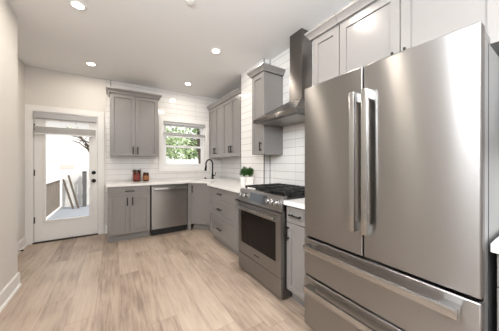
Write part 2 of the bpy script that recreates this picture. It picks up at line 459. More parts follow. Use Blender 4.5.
for x0, x1, z0, z1 in ((GX0-w, GX0+0.006, GZ0-w, GZ1+w), (GX1-0.006, GX1+w, GZ0-w, GZ1+w), (GX0, GX1, GZ0-w, GZ0+0.006), (GX0, GX1, GZ1-0.006, GZ1+w)):
    mb.box(x0, x1, YD-0.012, YD+0.002, z0, z1)
mb.build('glazing_bead', M['white'], slab, bevel=0.003)
MB().box(GX0, GX1, YD+0.018, YD+0.026, GZ0, GZ1).build('pane', M['glass'], slab)
for z in (1.813, 1.098, 0.36):
    mb = MB(); mb.tube([(DX0-0.005, YD-0.012, z-0.05), (DX0-0.005, YD-0.012, z+0.05)], 0.008)
    mb.box(DX0-0.006, DX0+0.012, YD-0.006, YD+0.001, z-0.048, z+0.048); mb.build('hinge', M['trim_metal'], d)
kx = -0.288
mb = MB(); mb.lathe([(0.031, 0.0), (0.031, -0.010), (0.027, -0.016), (0.013, -0.018), (0.013, -0.026), (0.008, -0.028)], (kx, YD, 1.083), axis='Y')
mb.box(kx-0.006, kx+0.006, YD-0.042, YD-0.022, 1.068, 1.098); mb.build('deadbolt', M['black'], slab)
mb = MB(); mb.lathe([(0.032, 0.0), (0.032, -0.008), (0.028, -0.013), (0.012, -0.015), (0.012, -0.035), (0.02, -0.042), (0.028, -0.055), (0.028, -0.066), (0.02, -0.076), (0.006, -0.08)], (kx, YD, 0.943), axis='Y')
mb.build('door_knob', M['black'], slab)
MB().box(DX1+0.0025, DX1+0.013, YD-0.013, YD+0.02, 0.91, 0.975).build('strike_plate', M['trim_metal'], d)
mb = MB()
mb.box(DX0-0.007, DX0+0.001, YD-0.002, YD+0.03, 0.02, DZ1+0.006); mb.box(DX1-0.001, DX1+0.007, YD-0.002, YD+0.03, 0.02, DZ1+0.006)
mb.box(DX0-0.007, DX1+0.007, YD-0.002, YD+0.03, DZ1-0.002, DZ1+0.009); mb.build('weatherstrip', M['trim_metal'], d)
MB().box(DX0-0.012, DX1+0.012, YB-0.02, YB+0.16, 0.0, 0.018).build('threshold', M['trim_metal'], d)

# ---- kitchen window
w_ = empty('window_1', (0, 0, 0)); tag(w_, kind='structure')
mb = MB(); cw = 0.085
mb.box(WX0-cw, WX0, YB-0.018, YB, WZ0-cw, WZ1+cw); mb.box(WX1, WX1+cw, YB-0.018, YB, WZ0-cw, WZ1+cw)
mb.box(WX0, WX1, YB-0.018, YB, WZ1, WZ1+cw); mb.box(WX0, WX1, YB-0.018, YB, WZ0-cw, WZ0)
mb.build('casing', M['white'], w_, bevel=0.003)
mb = MB()
mb.box(WX0, WX0+0.03, YB+0.04, YB+0.14, WZ0, WZ1); mb.box(WX1-0.03, WX1, YB+0.04, YB+0.14, WZ0, WZ1)
mb.box(WX0, WX1, YB+0.04, YB+0.14, WZ1-0.03, WZ1); mb.box(WX0, WX1, YB+0.02, YB+0.14, WZ0, WZ0+0.03)
mb.build('window_frame', M['vinyl'], w_)
zm = 1.60
for nm, y, z0, z1 in (('upper_sash', YB+0.10, zm-0.02, WZ1-0.03), ('lower_sash', YB+0.06, WZ0+0.03, zm+0.02)):
    mb = MB(); q = 0.042; x0, x1 = WX0+0.03, WX1-0.03
    mb.box(x0, x0+q, y, y+0.035, z0, z1); mb.box(x1-q, x1, y, y+0.035, z0, z1)
    mb.box(x0+q, x1-q, y, y+0.035, z0, z0+q); mb.box(x0+q, x1-q, y, y+0.035, z1-q, z1)
    s = mb.build(nm, M['vinyl'], w_, bevel=0.003)
    MB().box(x0+q, x1-q, y+0.014, y+0.02, z0+q, z1-q).build('pane', M['glass'], s)
mb = MB(); mb.box(1.25, 1.33, YB+0.055, YB+0.095, zm+0.02, zm+0.035); mb.build('sash_lock', M['vinyl'], w_)

# ---- blinds (cellular shades, half raised)
def blind(label, x0, x1, zt, head, zs0, zs1, y0, y1, name='window_blind', folds=7):
    b = empty(name, (0, 0, 0)); tag(b, label, 'blind')
    MB().box(x0, x1, y0, y1, zt-head, zt).build('headrail', M['rail'], b, bevel=0.003)
    mb = MB(); n = folds; pitch = (zs1-zs0-0.02)/n; ym = (y0+y1)/2
    for k in range(n):
        z = zs0+0.02+k*pitch
        mb.loops([[(x, y0+0.008, z+pitch/2), (x, ym, z), (x, y1-0.006, z+pitch/2), (x, ym, z+pitch*0.98)] for x in (x0+0.004, x1-0.004)])
    mb.build('folded_slats', M['blind'], b)
    MB().box(x0+0.002, x1-0.002, y0+0.004, y1-0.004, zs0, zs0+0.018).build('bottom_rail', M['vinyl'], b, bevel=0.002)
    for f in (0.14, 0.5, 0.86):
        x = x0+(x1-x0)*f
        MB().tube([(x, ym, zs1-0.004), (x, ym, zt-head+0.003)], 0.0015, 6).build('cord', M['vinyl'], b)
    return b
blind('white and grey pleated blind raised near the top of the glazed back door', -1.025, -0.255, 2.035, 0.085, 1.70, 1.825, YD-0.062, YD-0.014)
blind('pale pleated blind drawn partway down inside the kitchen window above the sink', WX0+0.004, WX1-0.004, WZ1-0.002, 0.055, 1.795, 1.885, YB-0.002, YB+0.036)

# ---------------------------------------------------------------- recessed lights
def recessed(loc, label):
    r = empty('recessed_light', loc); tag(r, label, 'ceiling light', 'recessed ceiling lights')
    MB().lathe([(0.045, -0.002), (0.049, -0.010), (0.066, -0.008), (0.073, -0.002), (0.073, 0.0), (0.052, 0.0)], n=32).build('trim_ring', M['white'], r)
    MB().lathe([(0.002, -0.0115), (0.039, -0.0112), (0.045, -0.0105), (0.045, -0.009)], n=32).build('lens', M['lamp'], r)
    return r
spots = [((-0.281, 2.554), 'lit recessed ceiling light nearest the front left corner'),
         ((1.14, 2.604), 'lit recessed ceiling light in front of the range hood'),
         ((-0.283, 3.96), 'lit recessed ceiling light in front of the glazed back door'),
         ((1.171, 3.967), 'lit recessed ceiling light in front of the kitchen window')]
r0 = None
for (x, y), lb in spots:
    if r0 is None: r = r0 = recessed((x, y, H), lb)
    else:
        r = copy_tree(r0); r.location = (x, y, H); r['label'] = lb
    light('recessed_lamp', 'AREA', (x, y, H-0.0125), (0, 0, 0), LAMP_W, (1.0, 0.915, 0.80), shape='DISK', size=0.10)
for x, y, lb in ((-0.28, 1.15, 'recessed ceiling light out of the picture over the left aisle'), (1.14, 1.2, 'recessed ceiling light out of the picture over the refrigerator front'),
                 (-0.28, -0.25, 'recessed ceiling light behind the camera on the left side'), (1.14, -0.2, 'recessed ceiling light behind the camera on the right side')):
    r = copy_tree(r0); r.location = (x, y, H); r['label'] = lb
    light('recessed_lamp', 'AREA', (x, y, H-0.0125), (0, 0, 0), LAMP_W, (1.0, 0.915, 0.80), shape='DISK', size=0.10)
sd = MB().lathe([(0.002, -0.02), (0.025, -0.0195), (0.036, -0.016), (0.04, -0.008), (0.04, 0.0), (0.02, 0.0)], (0.591, 1.94, H), n=28).build('smoke_detector', M['white'])
tag(sd, 'small white round smoke detector on the ceiling at the top edge', 'smoke detector')

# ---------------------------------------------------------------- cabinets
# local frame of a cabinet: x to the right along its front, y into the cabinet, doors on -y, z up
def pull(x, z, length, vertical, y=-0.02):
    mb = MB(); yo = y-0.030; h = length/2
    a, b = ((x, yo, z-h), (x, yo, z+h)) if vertical else ((x-h, yo, z), (x+h, yo, z))
    mb.tube([a, b], 0.0080, 10)
    for s in (-0.72, 0.72):
        px, pz = (x, z+s*h) if vertical else (x+s*h, z)
        mb.tube([(px, y+0.001, pz), (px, yo, pz)], 0.0068, 8)
    return mb
def crown(x0, x1, z, d, left, right, prof=((0.0, -0.006), (0.0, 0.002), (0.02, 0.003), (0.022, 0.012), (0.028, 0.026), (0.046, 0.05), (0.054, 0.056), (0.054, 0.075))):
    mb = MB(); rows = []
    for o, dz in prof:
        l = x0 - (o if left else -0.0); r = x1 + (o if right else 0.0)
        rows.append([(l, -0.02-o, z+dz), (r, -0.02-o, z+dz), (r, d, z+dz), (l, d, z+dz)])
    return mb.loops(rows)
def cabinet(name, label, loc, rz, w, d, z0, z1, fronts, toe=0.0, crown_sides=None, group=None, cat='cabinet'):
    c = empty(name, loc, rz); tag(c, label, cat, group)
    mb = MB()
    mb.box(0, w, 0, d, z0+toe, z1)
    mb.build('carcass', M['grey'], c)
    if toe: MB().box(0.0, w, 0.055, d-0.02, z0, z0+toe).build('toe_kick', M['grey'], c)
    for kind, x0, x1, fz0, fz1, hd in fronts:
        st = 0.058 if min(x1-x0, fz1-fz0) > 0.2 else 0.036
        p = MB().shaker(x0, x1, fz0, fz1, st=st).build(kind, M['grey'], c)
        for (hx, hz, hl, hv) in hd:
            pull(hx, hz, hl, hv).build('handle', M['black'], p)
    if crown_sides is not None:
        crown(0, w, z1, d, *crown_sides).build('crown_molding', M['grey'], c)
    return c
G = 0.0028
def pair(w, z0, z1, hz, hl=0.13, e=0.003):
    m = w/2
    return [('door', e, m-G, z0, z1, [(m-G-0.034, hz, hl, True)]), ('door', m+G, w-e, z0, z1, [(m+G+0.034, hz, hl, True)])]
R = -PI/2
UB, UT = 1.37, 2.43          # wall cabinets: bottom and top
# back wall
cabinet('wall_cabinet', 'grey two-door wall cabinet between the back door and kitchen window', (-0.052, 4.257, 0), 0, 0.752, 0.308, UB, UT,
        pair(0.752, UB+0.003, UT-0.003, UB+0.10), crown_sides=(True, True))
cabinet('base_cabinet', 'grey base cabinet with one drawer over two doors beside the dishwasher', (-0.08, 3.94, 0), 0, 0.602, 0.62, 0, 0.876,
        [('drawer', 0.003, 0.599, 0.735, 0.87, [(0.30, 0.803, 0.13, False)])] + pair(0.602, 0.118, 0.729, 0.635), toe=0.11)
# corner recess wall cabinets on the right wall (local x runs towards the camera)
cabinet('wall_cabinet', 'grey two-door wall cabinet tucked in the corner right of the kitchen window', (1.82, 4.50, 0), R, 0.70, 0.305, UB, UT,
        pair(0.70, UB+0.003, UT-0.003, UB+0.13), crown_sides=(False, False))
cabinet('wall_cabinet', 'grey two-door wall cabinet between the corner cabinet and the tiled pier', (1.82, 3.798, 0), R, 0.712, 0.305, UB, UT,
        pair(0.712, UB+0.003, UT-0.003, UB+0.13), crown_sides=(False, False))
# single-door wall cabinet left of the hood
cabinet('wall_cabinet', 'tall narrow grey wall cabinet with one door left of the range hood', (1.61, 2.425, 0), R, 0.275, 0.297, UB-0.01, UT-0.02,
        [('door', 0.003, 0.272, UB-0.007, UT-0.023, [(0.225, 1.462, 0.115, True)])], crown_sides=(True, True))
# single-door wall cabinet right of the hood, then the pair over the fridge
cabinet('wall_cabinet', 'narrow wall cabinet with one door between the range hood and fridge', (1.66, 1.415, 0), R, 0.29, 0.247, UB, UT+0.02,
        [('door', 0.003, 0.287, UB+0.003, UT+0.017, [(0.25, UB+0.1, 0.13, True)])], crown_sides=(True, False))
fr = pair(0.925, 1.865, UT+0.017, 1.945)
cabinet('wall_cabinet', 'wide pale two-door wall cabinet above the steel refrigerator', (1.66, 1.122, 0), R, 0.925, 0.247, 1.862, UT+0.02,
        fr, crown_sides=(False, False))
cabinet('wall_cabinet', 'wall cabinet right of the refrigerator at the right edge', (1.66, 0.195, 0), R, 0.60, 0.247, UB, UT+0.02,
        pair(0.60, UB+0.003, UT+0.017, UB+0.10), crown_sides=(False, True))
# right run base units
XF = 1.352                    # carcass front, doors at 1.332
def drawers3(w):
    return [('drawer', 0.003, w-0.003, 0.70, 0.87, [(w*0.47, 0.787, 0.13, False)]),
            ('drawer', 0.003, w-0.003, 0.41, 0.695, [(w*0.47, 0.56, 0.13, False)]),
            ('drawer', 0.003, w-0.003, 0.118, 0.405, [(w*0.47, 0.265, 0.13, False)])]
cabinet('drawer_base', 'wide grey three-drawer base cabinet left of the range', (XF, 3.30, 0), R, 0.868, 0.44, 0, 0.876, drawers3(0.868), toe=0.11, cat='drawer cabinet')
cabinet('base_cabinet', 'slim grey base cabinet squeezed between drawer bank and range', (XF, 2.43, 0), R, 0.225, 0.44, 0, 0.876,
        [('drawer', 0.003, 0.222, 0.70, 0.87, [(0.112, 0.787, 0.11, False)]), ('door', 0.003, 0.222, 0.118, 0.695, [(0.18, 0.61, 0.13, True)])], toe=0.11)
cabinet('base_cabinet', 'narrow grey base cabinet with drawer and door between range and fridge', (1.33, 1.430, 0), R, 0.296, 0.57, 0, 0.876,
        [('drawer', 0.003, 0.293, 0.725, 0.87, [(0.125, 0.795, 0.13, False)]), ('door', 0.003, 0.293, 0.118, 0.718, [(0.032, 0.628, 0.13, True)])], toe=0.11)
cabinet('base_cabinet', 'grey base cabinet right of the refrigerator at the right edge', (1.36, 0.186, 0), R, 0.60, 0.54, 0, 0.876,
        [('drawer', 0.003, 0.597, 0.735, 0.87, [(0.30, 0.803, 0.13, False)])] + pair(0.60, 0.118, 0.729, 0.635), toe=0.11)
# diagonal corner sink base
c = empty('corner_sink_cabinet', (0, 0, 0)); tag(c, 'grey diagonal corner sink cabinet with one door under the faucet', 'cabinet')
PA, PB = (1.222, 3.945), (1.515, 3.652)
poly = [PA, PB, (2.10, 3.652), (2.10, YB-0.02), (1.222, YB-0.02)]
MB().prism([(x, y) for x, y in poly], 0.11, 0.60).build('carcass', M['grey'], c)
mb = MB()   # rails around the open sink well
L_ = Vector((PB[0]-PA[0], PB[1]-PA[1], 0)); wd = L_.length; ang = math.atan2(L_.y, L_.x)
dd = empty('tmp'); bpy.data.objects.remove(dd)
def diag(o):
    o.location = (PA[0], PA[1], 0); o.rotation_euler = (0, 0, ang); return o
diag(MB().box(0, wd, 0.0, 0.02, 0.60, 0.876).build('face_frame', M['grey'], c))
diag(MB().box(0.03, wd+0.1, 0.055, 0.5, 0.0, 0.11).build('toe_kick', M['grey'], c))
p = diag(MB().shaker(0.012, wd-0.004, 0.118, 0.87).build('door', M['grey'], c))
pull(0.05, 0.768, 0.13, True).build('handle', M['black'], p)
# filler beside the dishwasher
f = MB().box(1.158, 1.214, 3.925, 4.50, 0.0, 0.876).build('filler_panel', M['grey'])
tag(f, 'narrow grey filler panel standing between dishwasher and corner sink cabinet', 'cabinet panel')

# ---------------------------------------------------------------- countertops
def slab_with_hole(outer, hole, z0, z1):
    bm = bmesh.new(); es = []
    for loop in (outer, hole):
        if not loop: continue
        vs = [bm.verts.new((x, y, z0)) for x, y in loop]
        es += [bm.edges.new((vs[i], vs[(i+1) % len(vs)])) for i in range(len(vs))]
    r = bmesh.ops.triangle_fill(bm, use_beauty=True, use_dissolve=True, edges=es)
    fs = [g for g in r['geom'] if isinstance(g, bmesh.types.BMFace)]
    ex = bmesh.ops.extrude_face_region(bm, geom=fs)
    bmesh.ops.translate(bm, verts=[v for v in ex['geom'] if isinstance(v, bmesh.types.BMVert)], vec=(0, 0, z1-z0))
    mb = MB(); mb.bm.free(); mb.bm = bm; return mb
SC = Vector((1.60, 3.99)); ux = Vector((0.7071, -0.7071)); uy = Vector((0.7071, 0.7071))
def sk(a, b): q = SC + ux*a + uy*b; return (q.x, q.y)
hole = [sk(-0.24, -0.15), sk(0.24, -0.15), sk(0.24, 0.15), sk(-0.24, 0.15)]
g = 0.003
outer = [(-0.098, 3.90), (1.205, 3.90), (1.468, 3.637), (1.468, 3.335), (1.30, 3.335), (1.30, 2.204), (XR-g, 2.204), (XR-g, YP0-g-0.004),
         (XP-g-0.004, YP0-g-0.004), (XP-g-0.004, YP1+g+0.006), (XC-g, YP1+g+0.006), (XC-g, YB-g), (-0.098, YB-g)]
ct = slab_with_hole(outer, hole, 0.878, 0.914).build('countertop', M['quartz'], bevel=0.002)
tag(ct, 'white quartz countertop running from the back wall around the corner sink', 'countertop')
ct = MB().box(1.278, XR-g, 1.128, 1.4335, 0.878, 0.914).build('countertop', M['quartz'], bevel=0.002)
tag(ct, 'short white countertop piece between range and refrigerator', 'countertop')
ct = MB().box(1.315, XR-g, -0.44, 0.198, 0.878, 0.914).build('countertop', M['quartz'], bevel=0.002)
tag(ct, 'white countertop corner right of the refrigerator', 'countertop')

# sink basin, faucet, soap pump
mb = MB(); z0, z1 = 0.64, 0.877
def ring(e, z): return [(*sk(a*(0.24+e), b*(0.15+e)), z) for a, b in ((-1,-1),(1,-1),(1,1),(-1,1))]
rows = [ring(0.02, z1), ring(0.02, z1-0.006), ring(0.006, z0), ring(0.003, z0+0.003), ring(0.0, z1)]
R_ = [[mb.bm.verts.new(p) for p in row] for row in rows[:3]]
I_ = [[mb.bm.verts.new(p) for p in row] for row in (ring(0.004, z1), ring(-0.008, z0+0.004))]
for a, b in zip(R_, R_[1:]):
    for i in range(4): mb.face([a[i], a[(i+1) % 4], b[(i+1) % 4], b[i]])
mb.face(R_[2]); mb.face(I_[1])
for a, b in ((R_[0], I_[0]), (I_[0], I_[1])):
    for i in range(4): mb.face([a[i], a[(i+1) % 4], b[(i+1) % 4], b[i]])
s = mb.build('sink', M['steel_plain']); tag(s, 'undermount steel sink sunk in the corner of the white countertop', 'sink')
MB().lathe([(0.04, 0.0), (0.042, 0.003), (0.03, 0.004), (0.02, 0.002)], (SC.x, SC.y, 0.645)).build('drain', M['steel_plain'], s)

FX, FY = 1.76, 4.20
fa = empty('faucet', (FX, FY, 0.914)); tag(fa, 'matte black gooseneck faucet behind the corner sink', 'faucet')
MB().lathe([(0.030, 0.0), (0.030, 0.008), (0.024, 0.014), (0.022, 0.03), (0.022, 0.10), (0.019, 0.115), (0.012, 0.12)]).build('base', M['black'], fa)
fd = Vector((-0.93, -0.36, 0)).normalized(); rad = 0.092; pts = [Vector((0, 0, 0.11)), Vector((0, 0, 0.20)), Vector((0, 0, 0.315))]
for k in range(1, 15):
    a = PI*k/14; pts.append(fd*(rad*(1-math.cos(a))) + Vector((0, 0, 0.315+rad*math.sin(a))))
pts.append(fd*(2*rad) + Vector((0, 0, 0.27)))
MB().tube(pts, 0.0150, 14).build('spout', M['black'], fa)
e_ = fd*(2*rad); e2 = e_ + fd*0.012
MB().tube([e_+Vector((0, 0, 0.285)), e_+Vector((0, 0, 0.27)), e2+Vector((0, 0, 0.185)), e2+Vector((0, 0, 0.18))], [0.0185, 0.020, 0.0245, 0.022], 14).build('spray_head', M['black'], fa)
mb = MB(); hd = Vector((0.75, -0.66, 0)).normalized()
mb.tube([hd*0.018+Vector((0, 0, 0.07)), hd*0.05+Vector((0, 0, 0.075))], 0.013, 12)
mb.tube([hd*0.045+Vector((0, 0, 0.075)), hd*0.06+Vector((0, 0, 0.10)), hd*0.075+Vector((0, 0, 0.15))], [0.008, 0.007, 0.006], 10)
mb.build('handle', M['black'], fa)
sp_ = MB().lathe([(0.022, 0.0), (0.022, 0.006), (0.018, 0.012), (0.018, 0.024), (0.012, 0.03), (0.004, 0.032)], (1.64, 4.30, 0.914), n=20).build('sink_button', M['black'])
tag(sp_, 'small black domed sink button on the counter left of the faucet', 'sink button')

# ---------------------------------------------------------------- jars
def jar(loc, rad, h, label, lid_clip, lm):
    j = empty('jar', loc); tag(j, label, 'jar', 'jars on the back counter')
    MB().lathe([(rad*0.92, 0.0), (rad, 0.008), (rad, h*0.74), (rad*0.93, h*0.80), (rad*0.86, h*0.83), (rad*0.86, h*0.86)]).build('body', M['jar'], j)
    mb = MB(); n = 28
    rows = [[(math.cos(2*PI*k/n)*(rad+0.001), math.sin(2*PI*k/n)*(rad+0.001), z) for k in range(n)] for z in (h*0.16, h*0.62)]
    A = [[mb.bm.verts.new(p) for p in r] for r in rows]
    for k in range(n): mb.face([A[0][k], A[0][(k+1) % n], A[1][(k+1) % n], A[1][k]])
    mb.build('paper_label', lm, j)
    MB().lathe([(rad*0.93, h*0.862), (rad*0.95, h*0.868), (rad*0.95, h*0.94), (rad*0.6, h*0.96), (0.004, h*0.965)]).build('lid', M['black'], j)
    if lid_clip:
        mb = MB()
        mb.tube([(-rad*1.02, -0.01, h*0.74), (-rad*1.04, -0.012, h*0.9), (-rad*0.7, -0.012, h*1.02), (-rad*0.2, -0.01, h*0.965)], 0.005, 8); mb.build('wire_clip', M['black'], j); mb = MB()
        mb.tube([(rad*1.02, -0.01, h*0.74), (rad*1.04, -0.012, h*0.9), (rad*0.95, -0.012, h*1.03), (rad*0.4, -0.01, h*0.965)], 0.005, 8); mb.build('wire_clip', M['black'], j)
        
jar((0.355, 4.36, 0.9145), 0.062, 0.215, 'taller red-brown jar with clip lid on the back counter', True, M['jar_label'])
jar((0.505, 4.35, 0.9145), 0.052, 0.168, 'shorter brown jar with dark lid right of the taller jar', False, M['jar_label2'])

# ---------------------------------------------------------------- potted herbs
def herb(loc, label, rz, seed):
    rnd = random.Random(seed)
    h = empty('potted_herb', loc, rz); tag(h, label, 'plant', 'potted herbs by the range')
    mb = MB(); prof = []
    for z, s in ((0.0, 0.032), (0.004, 0.034), (0.135, 0.040), (0.14, 0.040)):
        prof.append([(s*a, s*b, z) for a, b in ((-1,-1),(1,-1),(1,1),(-1,1))])
    mb.loops(prof); mb.build('pot', M['pot'], h, bevel=0.004)
    MB().box(-0.035, 0.035, -0.035, 0.035, 0.136, 0.143).build('soil', M['soil'], h)
    fl = MB(); st = MB()
    for k in range(52):
        a = rnd.uniform(0, 2*PI); r = 0.050*math.sqrt(rnd.random()); z = 0.185+rnd.uniform(0, 0.10)*(1-(r/0.07)**2)
        tip = Vector((r*math.cos(a), r*math.sin(a), z))
        st.tube([(tip.x*0.25, tip.y*0.25, 0.14), (tip.x*0.7, tip.y*0.7, 0.5*(z+0.14)+0.01), tip], 0.0016, 5)
        for q in range(7):
            b = rnd.uniform(0, 2*PI); el = rnd.uniform(-0.4, 0.9); ln = rnd.uniform(0.022, 0.036)
            d_ = Vector((math.cos(b)*math.cos(el), math.sin(b)*math.cos(el), math.sin(el)))
            s_ = d_.cross(Vector((0, 0, 1))).normalized()*ln*0.36; up = s_.cross(d_).normalized()*0.005
            o = tip - Vector((0, 0, rnd.uniform(0, 0.035)))
            pts_ = [o, o+d_*ln*0.5+s_+up, o+d_*ln, o+d_*ln*0.5-s_+up]
            vs = [fl.bm.verts.new(x) for x in pts_]
            fl.face([vs[0], vs[1], vs[2]]); fl.face([vs[0], vs[2], vs[3]])
    fl.build('foliage', M['herb'], h); st.build('stems', M['stem'], h)
herb((1.598, 2.648, 0.9145), 'leafy green herb in white pot, the farther left of the pair', 0.1, 3)
herb((1.635, 2.545, 0.9145), 'leafy green herb in white pot, the one nearer the range', -0.1, 9)

# ---------------------------------------------------------------- dishwasher
DW0, DW1 = 0.535, 1.147
dw = empty('dishwasher', ((DW0+DW1)/2, 3.94, 0)); tag(dw, 'stainless steel dishwasher under the back counter beside the grey base cabinet', 'dishwasher')
hw = (DW1-DW0)/2
MB().box(-hw+0.008, hw-0.008, 0.0, 0.56, 0.10, 0.868).build('tub', M['dark'], dw)
MB().box(-hw+0.004, hw-0.004, -0.028, -0.001, 0.118, 0.835).build('door', M['steel'], dw, bevel=0.003)
MB().box(-hw+0.004, hw-0.004, -0.024, -0.001, 0.838, 0.870).build('control_strip', M['steel_dark'], dw, bevel=0.002)
MB().box(-hw+0.01, hw-0.01, 0.03, 0.08, 0.0, 0.099).build('toe_kick', M['dark'], dw)
mb = MB(); zh = 0.805
mb.box(-hw+0.03, hw-0.03, -0.072, -0.050, zh-0.014, zh+0.014, bev=0.004)
for sx in (-1, 1): mb.box(sx*(hw-0.03)-sx*0.03, sx*(hw-0.03), -0.055, -0.0275, zh-0.012, zh+0.012)
mb.build('handle', M['steel_plain'], dw)

# ---------------------------------------------------------------- range
RY0, RY1 = 1.437, 2.196
rg = empty('gas_range', (1.25, RY1, 0), R); tag(rg, 'stainless steel gas range with black grates in the right run', 'range')
W = RY1-RY0; DEP = XR-1.25-0.01
MB().box(0.0, W, 0.032, DEP, 0.02, 0.895).build('body', M['steel_dark'], rg, bevel=0.002)
for x in (0.05, W-0.05):
    for y in (0.08, DEP-0.06): MB().lathe([(0.018, 0.0), (0.018, 0.03)], (x, y, 0), n=12).build('foot', M['dark'], rg)
MB().box(0.02, W-0.02, 0.06, DEP-0.03, 0.004, 0.02).build('plinth', M['dark'], rg)
MB().box(0.003, W-0.003, 0.004, 0.031, 0.035, 0.208).build('drawer', M['steel'], rg, bevel=0.003)
od = None
mb = MB(); x0, x1, z0, z1 = 0.003, W-0.003, 0.218, 0.795; wx0, wx1, wz0, wz1 = 0.062, W-0.07, 0.342, 0.705
for a, b, c1, d1 in ((x0, wx0, z0, z1), (wx1, x1, z0, z1), (wx0, wx1, z0, wz0), (wx0, wx1, wz1, z1)): mb.box(a, b, 0.0, 0.031, c1, d1)
od = mb.build('oven_door', M['steel'], rg)
MB().box(wx0, wx1, 0.003, 0.02, wz0, wz1).build('oven_window', M['oven_glass'], od)
mb = MB()
mb.box(0.03, W-0.03, -0.062, -0.038, 0.737, 0.767, bev=0.006)
for a in (0.035, W-0.065): mb.box(a, a+0.03, -0.045, 0.001, 0.740, 0.764)
mb.build('handle', M['steel_plain'], od)
MB().box(W/2-0.045, W/2+0.045, -0.0012, 0.0005, 0.272, 0.284).build('badge', M['dark'], od)
# slanted control panel
mb = MB(); prof = [(0.0, 0.808), (0.0, 0.818), (0.026, 0.945), (0.05, 0.951), (0.078, 0.951), (0.078, 0.808)]
mb.loops([[(x, y, z) for y, z in prof] for x in (0.0, W)])
cp = mb.build('control_panel', M['steel'], rg, bevel=0.002)
pn = Vector((0, -0.127, 0.026)).normalized(); pu = Vector((0, 0.026, 0.127)).normalized(); pc = Vector((0, 0.013, 0.8815))
def panel_pt(x, u, o): return Vector((x, 0, 0)) + pc + pu*u + pn*o
mb = MB(); rows = []
for o in (0.0005, 0.004): rows.append([panel_pt(x, u, o) for x, u in ((0.235, -0.045), (0.525, -0.045), (0.525, 0.045), (0.235, 0.045))])
mb.loops(rows); mb.build('display', M['display'], cp)
for x in (0.075, 0.16, 0.585, 0.645, 0.705):
    mb = MB(); prev = []
    n = 22; sx = Vector((1, 0, 0))
    rows = []
    for r_, o in ((0.030, 0.0005), (0.030, 0.006), (0.026, 0.008), (0.025, 0.038), (0.021, 0.042)):
        rows.append([panel_pt(x, 0, o) + sx*(r_*math.cos(2*PI*k/n)) + pu*(r_*math.sin(2*PI*k/n)) for k in range(n)])
    mb.loops(rows); kb = mb.build('knob', M['steel_plain'], cp)
    q = panel_pt(x, 0.012, 0.0426)
    MB().obox(q-pu*0.006, q+pu*0.006, 0.003, 0.0015, up=pn).build('pointer', M['dark'], kb)
MB().box(0.004, W-0.004, 0.079, DEP, 0.895, 0.915).build('cooktop', M['iron'], rg, bevel=0.002)
MB().box(0.004, W-0.004, DEP-0.035, DEP, 0.915, 0.935).build('rear_trim', M['steel'], rg, bevel=0.002)
for bx_, by_, br_ in ((0.14, 0.22, 0.045), (0.14, 0.46, 0.038), (W/2, 0.34, 0.058), (W-0.14, 0.22, 0.05), (W-0.14, 0.46, 0.038)):
    MB().lathe([(br_, 0.915), (br_, 0.922), (br_*0.72, 0.926), (br_*0.72, 0.934), (br_*0.4, 0.938), (0.003, 0.939)], (bx_, by_, 0), n=22).build('burner', M['iron'], rg)
for g0, g1 in ((0.022, 0.256), (0.262, 0.497), (0.503, W-0.022)):
    mb = MB(); y0, y1 = 0.082, DEP-0.055; zt = 0.982; t = 0.019
    mb.box(g0, g1, y0, y0+t, zt-0.016, zt); mb.box(g0, g1, y1-t, y1, zt-0.016, zt)
    mb.box(g0, g0+t, y0+t, y1-t, zt-0.016, zt); mb.box(g1-t, g1, y0+t, y1-t, zt-0.016, zt)
    gm = (g0+g1)/2
    for yc in (y0+(y1-y0)*0.25, y0+(y1-y0)*0.5, y0+(y1-y0)*0.75):
        mb.box(g0+t, g1-t, yc-0.007, yc+0.007, zt-0.016, zt+0.003)
    for xa in (g0+(g1-g0)*0.33, g0+(g1-g0)*0.67): mb.box(xa-0.007, xa+0.007, y0+t, y1-t, zt-0.015, zt+0.004)
    for x in (g0, g1-t):
        for y in (y0, (y0+y1)/2, y1-t): mb.box(x, x+t, y, y+t, 0.9155, zt-0.016)
    mb.build('grate', M['iron'], rg)

# ---------------------------------------------------------------- range hood
hd = empty('range_hood', (XR-0.004, 1.817, 1.734)); tag(hd, 'stainless steel chimney range hood on the tiled wall above the range', 'range hood')
# local: x negative into the room, y along the wall
cx0, cy0, cy1 = -0.455, -0.365, 0.365
mb = MB()
mb.loops([[(cx0, cy0, 0), (0, cy0, 0), (0, cy1, 0), (cx0, cy1, 0)], [(cx0, cy0, 0.045), (0, cy0, 0.045), (0, cy1, 0.045), (cx0, cy1, 0.045)],
          [(-0.172, -0.173, 0.238), (0, -0.173, 0.238), (0, 0.031, 0.238), (-0.172, 0.031, 0.238)], [(-0.172, -0.173, 0.252), (0, -0.173, 0.252), (0, 0.031, 0.252), (-0.172, 0.031, 0.252)]])
mb.build('canopy', M['hood_steel_shaded'], hd, bevel=0.002)
MB().box(-0.169, 0, -0.170, 0.028, 0.25, 0.62).build('lower_chimney', M['hood_steel_shaded'], hd, bevel=0.002)
MB().box(-0.166, 0, -0.167, 0.025, 0.62, H-1.734-0.002).build('upper_chimney', M['hood_steel_shaded'], hd, bevel=0.002)
mb = MB()
for a, b in ((cy0+0.03, -0.005), (0.005, cy1-0.03)):
    mb.box(cx0+0.06, -0.03, a, b, -0.006, 0.001)
    for k in range(9):
        x = cx0+0.08+k*0.04; mb.box(x, x+0.012, a+0.012, b-0.012, -0.009, -0.006)
mb.build('grease_filter', M['filter'], hd)
mb = MB()
for k in range(5): mb.lathe([(0.008, 0.0), (0.008, -0.004), (0.005, -0.005)], (cx0, -0.06+k*0.03, 0.022), n=12, axis='X')
mb.build('buttons', M['steel_dark'], hd)

